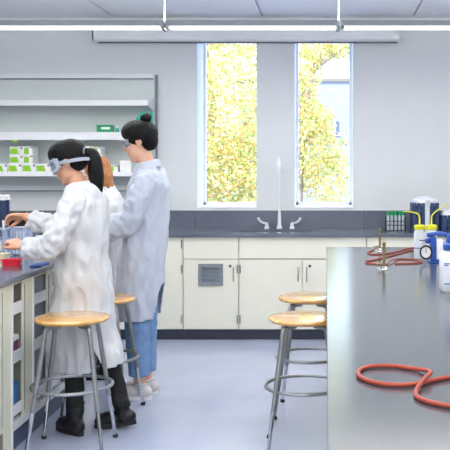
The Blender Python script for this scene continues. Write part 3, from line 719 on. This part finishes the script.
def headmat(c, pitch, yaw, s):
    # forward is -x; pitch > 0 looks down
    return Matrix.Translation(Vector(c)) @ Matrix.Rotation(yaw, 4, 'Z') @ Matrix.Rotation(-pitch, 4, 'Y') @ Matrix.Scale(s, 4)
def add_head(bm, T):
    b = NB()
    ell(b, (.012, 0, .035), (.096, .074, .084)); ell(b, (-.028, 0, -.03), (.060, .056, .082)); ell(b, (-.060, 0, -.088), (.026, .028, .022))
    ell(b, (-.02, 0, -.06), (.055, .054, .045)); tube(b, [(-.084, 0, .018), (-.104, 0, -.018), (-.088, 0, -.026)], [.009, .0125, .012], 8)
    ell(b, (-.082, 0, -.050), (.012, .021, .0065)); ell(b, (-.080, 0, -.061), (.011, .018, .0065)); ell(b, (-.074, 0, .030), (.018, .05, .012))
    for s in (-1, 1):
        ell(b, (.012, s * .073, -.004), (.019, .008, .031)); ell(b, (-.062, s * .034, -.022), (.022, .020, .018))
    bmesh.ops.transform(b, matrix=T, verts=b.verts)
    me = bpy.data.meshes.new('h'); b.to_mesh(me); b.free(); bm.from_mesh(me); bpy.data.meshes.remove(me)
def xf(b, T): bmesh.ops.transform(b, matrix=T, verts=b.verts); return b
def band(rx, ry, cx, z, a0, a1, h, th, n=28, drop=0):
    """curved strip round the head, angle measured from straight ahead (-x)"""
    b = NB(); rr = []
    for k in range(n + 1):
        a = a0 + (a1 - a0) * k / n; d = Vector((-math.cos(a), math.sin(a), 0)); p = Vector((cx + d.x * rx, d.y * ry, z + drop * ((abs(a) if abs(a) < math.pi else 2 * math.pi - abs(a)) / 3.14)))
        rr.append([p + d * th + Vector((0, 0, h)), p + d * th - Vector((0, 0, h)), p - Vector((0, 0, h)), p + Vector((0, 0, h))])
    return loft(b, rr)
def folds(me, amp, sx, sz, seed, zlim=(-9, 9), sharp=1.6):
    me.update(); nn = [v.normal.copy() for v in me.vertices]
    for v, n in zip(me.vertices, nn):
        c = v.co; w = noise.noise(Vector((c.x * 3, c.y * 3, c.z * 3 + seed))) * .35
        q1 = noise.noise(Vector((c.x * sx + w, c.y * sx + seed, c.z * sz + w)))
        q2 = noise.noise(Vector((c.x * sx * 2.1 + seed, c.y * sx * 2.1, c.z * sz * 2.4)))
        v.co = c + n * (amp * ((1 - abs(q1) * 2) ** 1 * .55 + q2 * .45 - .35))
    me.update()
def coat(parent, secs, sleeves, voxel, m, amp, seed, hem, cut=None, collar=None, sm=6):
    bm = NB(); sections(bm, interp(secs), 40)
    for pts, rad in sleeves: limb(bm, pts[:2], rad[:2], 6, 16)
    me = remesh(bm, 'coat', voxel, sm); folds(me, amp, 12, 4.5, seed)
    b = NB(); b.from_mesh(me)
    dead = [v for v in b.verts if v.co.z < hem(v.co)]
    if cut: dead += [v for v in b.verts if v.co.z >= hem(v.co) and cut(v.co)]
    bmesh.ops.delete(b, geom=dead, context='VERTS'); b.to_mesh(me); b.free()
    for p in me.polygons: p.use_smooth = True
    o = link('lab_coat', me, m, parent)
    for k, (pts, rad) in enumerate(sleeves):
        bm = NB(); limb(bm, pts, rad, 6, 16); sm_ = remesh(bm, 'sleeve', voxel, 4); folds(sm_, amp * .8, 15, 12, seed + k + 20)
        link('sleeve', sm_, m, o)
    sd = o.modifiers.new('thick', 'SOLIDIFY'); sd.thickness = .004; sd.offset = -1
    if collar:
        bm = NB(); c, rx, ry, tilt = collar; rr = []
        for k in range(32):
            a = 2 * math.pi * k / 32; d = Vector((math.cos(a), math.sin(a), 0)); p = Vector(c) + Vector((d.x * rx, d.y * ry, tilt * d.x))
            rr.append([p + Vector((0, 0, .022)), p + d * .012 + Vector((0, 0, .018)), p + d * .03 - Vector((0, 0, .022)), p + d * .02 - Vector((0, 0, .024))])
        loft(bm, rr, False, True); obj('collar', bm, m, parent, True)
    return o
def trousers(parent, legs, m, name='trousers', voxel=.008):
    bm = NB()
    for pts, rad in legs: limb(bm, pts, rad, 5, 16)
    me = remesh(bm, name, voxel, 3); folds(me, .008, 9, 9, 3.3); return link(name, me, m, parent)
def shoe(parent, ank, ang, L, m, tall, name, raise_heel=0.0):
    """ang: direction of the toe in the floor plane"""
    b = NB(); d = Vector((1, 0, 0))
    ell(b, (L * .30, 0, .045), (L * .40, .046, .042)); ell(b, (-.02, 0, .045), (.055, .036, .045)); ell(b, (L * .48, 0, .035), (L * .24, .044, .032))
    tube(b, [(-.005, 0, .03), (0, 0, .09), (0, 0, tall)], [.042, .042, .046], 14)
    # flat sole
    for v in b.verts: v.co.z = max(v.co.z, .004)
    s = NB(); rr = []
    for z, g in ((0, 1.0), (.018, 1.0), (.022, .98)):
        rr.append([(L * .21 + math.cos(u) * (L * .52) * g, math.copysign(abs(math.sin(u)) ** .8, math.sin(u)) * (.040 + .008 * math.cos(u)) * g, z) for u in [2 * math.pi * k / 28 for k in range(28)]])
    loft(s, rr)
    T = Matrix.Translation(Vector((ank[0], ank[1], 0))) @ Matrix.Rotation(ang, 4, 'Z') @ Matrix.Translation((L * .6, 0, 0)) @ Matrix.Rotation(raise_heel, 4, 'Y') @ Matrix.Translation((-L * .6, 0, 0))
    xf(b, T); xf(s, T)
    o = link(name, remesh(b, name, .005, 3), m, parent); obj('sole', s, 'rubber' if m == 'boot' else 'whiteplastic', o, True)
    return o
def eyes(parent, T):
    for s in (-1, 1):
        e = obj('eye', xf(ell(NB(), (-.0765, s * .031, .010), (.012, .014, .008), sub=2), T), 'eye', parent, True)
        obj('iris', xf(ell(NB(), (-.0865, s * .031, .010), (.0025, .006, .006), sub=2), T), 'rubber', e, True)

# --- woman with the ponytail, leaning at the left bench
O = Vector((-1.362, 4.93, 0)); s1 = F / O.y
body = NB()
HT = headmat((-.075, -.005, 1.497), R(24), R(-6), .98)
add_head(body, HT)
limb(body, [(-.05, 0, 1.43), (-.02, 0, 1.37), (.0, 0, 1.29)], [.049, .05, .065], 4)
sections(body, [(1.31, .0, 0, .06, .12), (1.2, .01, 0, .09, .15), (1.0, .01, 0, .085, .115), (.86, 0, 0, .1, .10), (.74, 0, 0, .09, .09)])
shl, ell_, wrl = (-.005, -.155, 1.27), (-.108, -.205, 1.055), (-.295, -.125, 1.035)
shr, elr, wrr = (-.03, .165, 1.27), (-.20, .215, 1.115), (-.395, .195, 1.19)
limb(body, [shl, ell_, wrl], [.045, .036, .024]); limb(body, [shr, elr, wrr], [.045, .036, .024])
hand(body, wrl, (-.80, .25, .48), (-.35, .45, -.80), 1, (.55, .9, .6), thumb=(.7, .5, .3), s=.88)
hand(body, wrr, (-.92, -.10, -.05), (-.25, -.45, -.85), -1, (.5, .75, .4), thumb=(.75, .35, .55), s=.9, fcurl=[(.55, .7, .35), (.5, .8, .4), (.45, .75, .4), (.4, .7, .4)])
hl = ((-.02, -.05, .80), (-.03, -.07, .45), (-.03, -.06, .09)); hr = ((.02, .05, .80), (.11, .07, .45), (.215, .045, .10))
for L_ in (hl, hr): limb(body, L_, [.055, .045, .035])
me = remesh(body, 'person', .0046, 3, .45)
W1 = link('person', me, 'skin'); W1.location = O
tagp(W1, 'woman in white lab coat with black ponytail and goggles working at the left bench', 'person')
eyes(W1, HT)
def fx1(p): return (p - CX) / s1 - O.x
def fz1(y): return CH - (y - HY) / s1
secs = [(1.385, .005, 0, .062, .066), (1.36, .01, 0, .085, .10), (1.325, .015, 0, .105, .155), (1.27, .014, 0, .122, .185), (1.18, .012, 0, .128, .185),
        (1.03, .008, 0, .132, .17), (.88, -.004, 0, .150, .155), (.74, .0, 0, .168, .124), (.58, -.005, .0, .182, .126), (.45, .01, .01, .20, .155), (.36, .02, .02, .205, .165), (.28, .02, .02, .205, .165)]
sl = [([(.02, -.10, 1.30), shl, (-.065, -.205, 1.15), ell_, (-.19, -.17, 1.035), (-.275, -.134, 1.033)], [.065, .072, .072, .070, .064, .056]),
      ([(.0, .10, 1.30), shr, (-.12, .2, 1.19), elr, (-.28, .207, 1.14), (-.37, .198, 1.172)], [.065, .07, .068, .068, .064, .054])]
def hem1(c): return .335 + .035 * max(0, c.x) / .2 - .03 * (c.x < -.12)
def cut1(c):
    if c.y > .05: return False
    z = c.z; xa = .075 + (.50 - z) * .10; xb = .085 + (.50 - z) * .46
    return z < .50 and xa < c.x < xb
coat(W1, secs, sl, .0075, 'coat', .030, 1.7, hem1, cut1, ((.0, 0, 1.372), .058, .062, .012))
trousers(W1, [([(-.02, -.05, .78), (-.03, -.06, .45), (-.03, -.055, .10)], [.060, .058, .048]), ([(.02, .05, .78), (.11, .065, .45), (.212, .045, .11)], [.062, .060, .048])], 'black')
shoe(W1, (-.025, -.065), R(138), .235, 'boot', .15, 'boot'); shoe(W1, (.222, .045), R(176), .235, 'boot', .15, 'boot', R(7))
hb = NB(); ell(hb, (.020, 0, .046), (.102, .084, .088)); ell(hb, (.052, 0, .0), (.060, .068, .068)); ell(hb, (-.01, 0, .07), (.09, .074, .07))
hair = link('hair', remesh(xf(hb, HT), 'hair', .006, 4), 'hairblack', W1)
T1 = lambda p: HT @ Vector(p)
kx = T1((.108, 0, .022))
pt = NB(); tail = [kx, kx + Vector((.03, 0, -.010)), kx + Vector((.058, -.005, -.045)), kx + Vector((.068, -.01, -.13)), kx + Vector((.07, -.012, -.22)), kx + Vector((.06, -.012, -.31))]
tp = smoothpath(tail, 5); rr = [.018, .034, .042, .041, .033, .012]
tube(pt, tp, [rr[min(i // 5, 4)] * (1 - (i % 5) / 5) + rr[min(i // 5 + 1, 5)] * ((i % 5) / 5) for i in range(len(tp))], 18)
for v in pt.verts:
    a = math.atan2(v.co.y - kx.y, v.co.x - kx.x); v.co += Vector((0, 1, 0)) * .003 * math.sin(v.co.x * 420) + Vector((.003 * math.sin(v.co.y * 500), 0, 0))
obj('ponytail', pt, 'hairblack', hair, True)
obj('hair_tie', tube(NB(), [kx + Vector((.008 * math.sin(0), .022 * math.cos(u), .022 * math.sin(u))) for u in [2 * math.pi * k / 16 for k in range(16)]], .006, 8, True), 'strap', hair, True)
g = obj('goggles', xf(band(.114, .092, .012, .010, R(-62), R(62), .030, .004), HT), 'lens', W1, True)
for zz in (-.03, .03): obj('goggle_frame', xf(band(.108, .090, .012, .010 + zz, R(-64), R(64), .006, .010), HT), 'gogframe', g, True)
for s in (-1, 1): obj('goggle_side', xf(band(.108, .090, .012, .010, R(58) * s, R(72) * s, .028, .008, 5), HT), 'gogframe', g, True)
obj('strap', xf(band(.118, .091, .020, .042, R(66), R(294), .010, .004, 40, -.085), HT), 'strap', g, True)
# vial in the far hand
tips = O + Vector(wrr) + Vector((-.106, -.042, -.047))
t = thing('sample_vial', 'small clear vial pinched in the raised hand', 'vial', tips + Vector((.0, 0, -.03)))
obj('glass', lathe(NB(), [(.004, 0), (.0065, .006), (.0065, .04)], seg=12), 'milky', t, True); obj('cap', lathe(NB(), [(.008, .0405), (.008, .052), (.006, .054)], seg=12), 'whiteplastic', t, True)

# --- woman in jeans with the hair bun
O2 = Vector((-1.19, 5.66, 0)); s2 = F / O2.y
body = NB()
HT2 = headmat((-.006, 0, 1.632), R(14), R(-4), 1.06)
add_head(body, HT2)
limb(body, [(.015, 0, 1.56), (.035, 0, 1.49), (.05, 0, 1.39)], [.052, .053, .07], 4)
sections(body, [(1.42, .05, 0, .06, .13), (1.3, .05, 0, .09, .16), (1.1, .04, 0, .085, .12), (.92, .01, 0, .1, .13), (.8, 0, 0, .09, .125)])
s2l, e2l, w2l = (.055, -.165, 1.37), (-.04, -.185, 1.12), (-.235, -.12, 1.045)
s2r, e2r, w2r = (.04, .165, 1.37), (-.08, .2, 1.14), (-.28, .13, 1.09)
limb(body, [s2l, e2l, w2l], [.045, .036, .024]); limb(body, [s2r, e2r, w2r], [.045, .036, .024])
hand(body, w2l, (-.9, .2, -.2), (0, .3, -.95), 1, (.4, .6, .4)); hand(body, w2r, (-.9, -.2, -.2), (0, -.3, -.95), -1, (.4, .6, .4))
l2 = ((-.01, -.07, .88), (-.01, -.065, .5), (.005, -.06, .09)); r2 = ((.01, .07, .88), (.01, .07, .5), (.02, .06, .09))
for L_ in (l2, r2): limb(body, L_, [.075, .055, .036])
W2 = link('person', remesh(body, 'person', .0055, 3, .45), 'skin2'); W2.location = O2
tagp(W2, 'taller woman in pale lab coat and blue jeans with dark hair bun', 'person')
eyes(W2, HT2)
secs = [(1.50, .045, 0, .058, .064), (1.47, .052, 0, .08, .10), (1.43, .057, 0, .105, .155), (1.36, .05, 0, .122, .185), (1.26, .042, 0, .132, .19), (1.06, .03, 0, .140, .175), (.84, .005, 0, .147, .168), (.66, -.005, 0, .15, .165), (.52, -.015, 0, .145, .17), (.44, -.015, 0, .14, .17)]
sl = [([(.06, -.10, 1.40), s2l, (.012, -.195, 1.24), e2l, (-.14, -.15, 1.075), (-.215, -.127, 1.05)], [.066, .074, .072, .068, .06, .052]),
      ([(.05, .10, 1.40), s2r, (-.02, .2, 1.25), e2r, (-.18, .165, 1.115), (-.26, .137, 1.092)], [.066, .074, .07, .066, .058, .05])]
def hem2(c): return .50 + .16 * max(0, c.x - .02)
def cut2(c): return c.x > .085 and c.z < .72 and c.x > .10 + (c.z - .5) * .2 and c.y < .12
coat(W2, secs, sl, .0085, 'coatblue', .024, 5.1, hem2, cut2, ((.045, 0, 1.49), .06, .065, .014))
trousers(W2, [([(-.01, -.06, .9), (-.01, -.065, .5), (.0, -.06, .15)], [.08, .08, .068]), ([(.02, .06, .9), (.01, .065, .5), (.015, .06, .15)], [.08, .082, .068])], 'jeans', 'jeans')
shoe(W2, (.015, -.065), R(172), .235, 'shoe', .1, 'shoe'); shoe(W2, (.03, .06), R(176), .235, 'shoe', .1, 'shoe')
hb = NB(); ell(hb, (.020, 0, .046), (.104, .085, .090)); ell(hb, (.056, 0, .005), (.058, .066, .070)); ell(hb, (-.012, 0, .075), (.088, .074, .066))
hair = link('hair', remesh(xf(hb, HT2), 'hair', .006, 4), 'hairblack', W2)
bn = ell(NB(), (.072, 0, .135), (.036, .036, .032), sub=3)
for v in bn.verts: v.co += v.co.normalized() * .004 * noise.noise(v.co * 60)
obj('bun', xf(bn, HT2), 'hairblack', hair, True)
g = obj('safety_glasses', xf(band(.104, .080, .008, .008, R(-60), R(60), .020, .003), HT2), 'lens', W2, True)
for s in (-1, 1): obj('temple', xf(tube(NB(), [(-.048, s * .073, .018), (-.01, s * .080, .017), (.022, s * .080, .010)], .0035, 6), HT2), 'rubber', g, True)
obj('brow_bar', xf(band(.1035, .080, .008, .027, R(-58), R(58), .003, .005), HT2), 'gogframe', g, True)

# --- woman with auburn hair, behind
O3 = Vector((-1.56, 6.2, 0))
body = NB()
HT3 = headmat((-.055, 0, 1.425), R(16), R(-10), .92)
add_head(body, HT3)
limb(body, [(-.03, 0, 1.37), (-.01, 0, 1.31), (.0, 0, 1.22)], [.049, .05, .065], 4)
sections(body, [(1.24, .0, 0, .06, .12), (1.13, .01, 0, .09, .15), (.97, .01, 0, .085, .12), (.84, 0, 0, .1, .13), (.72, 0, 0, .09, .125)])
s3l, e3l, w3l = (.0, -.155, 1.21), (-.08, -.19, .99), (-.27, -.12, .985)
s3r, e3r, w3r = (.0, .155, 1.21), (-.08, .2, .99), (-.27, .13, .985)
limb(body, [s3l, e3l, w3l], [.045, .036, .024]); limb(body, [s3r, e3r, w3r], [.045, .036, .024])
hand(body, w3l, (-.95, .2, 0), (0, .3, -.95), 1, (.4, .6, .4)); hand(body, w3r, (-.95, -.2, 0), (0, -.3, -.95), -1, (.4, .6, .4))
for q_ in (-1, 1): limb(body, ((0, q_ * .075, .78), (0, q_ * .075, .43), (.02, q_ * .075, .09)), [.07, .05, .035])
W3 = link('person', remesh(body, 'person', .0065, 3, .45), 'skin2'); W3.location = O3
tagp(W3, 'woman with auburn hair in a white coat behind the other two women', 'person')
eyes(W3, HT3)
secs = [(1.33, .0, 0, .06, .066), (1.30, .008, 0, .085, .10), (1.265, .012, 0, .105, .155), (1.2, .018, 0, .125, .185), (1.1, .02, 0, .132, .185), (.95, .015, 0, .138, .17), (.78, .0, 0, .15, .17), (.6, 0, 0, .165, .175), (.42, 0, 0, .175, .18), (.36, 0, 0, .175, .18)]
sl = [([(.01, -.10, 1.24), s3l, (-.035, -.19, 1.1), e3l, (-.17, -.155, .983), (-.245, -.128, .984)], [.064, .07, .07, .066, .06, .052]),
      ([(.01, .10, 1.24), s3r, (-.035, .19, 1.1), e3r, (-.17, .165, .983), (-.245, .138, .984)], [.064, .07, .07, .066, .06, .052])]
coat(W3, secs, sl, .009, 'coat', .016, 8.4, lambda c: .40, None, ((.0, 0, 1.315), .06, .064, .012))
trousers(W3, [([(0, -.07, .78), (0, -.075, .43), (.015, -.075, .10)], [.085, .062, .05]), ([(0, .07, .78), (0, .075, .43), (.015, .075, .10)], [.085, .062, .05])], 'black', voxel=.01)
shoe(W3, (.02, -.075), R(180), .235, 'boot', .12, 'boot'); shoe(W3, (.02, .075), R(180), .235, 'boot', .12, 'boot')
hb = NB(); ell(hb, (.020, 0, .046), (.102, .086, .088)); ell(hb, (.058, 0, -.02), (.062, .078, .10)); ell(hb, (.070, 0, -.10), (.042, .066, .075))
me = remesh(xf(hb, HT3), 'hair', .006, 4); folds(me, .012, 22, 5, 2.2); link('hair', me, 'hairauburn', W3)
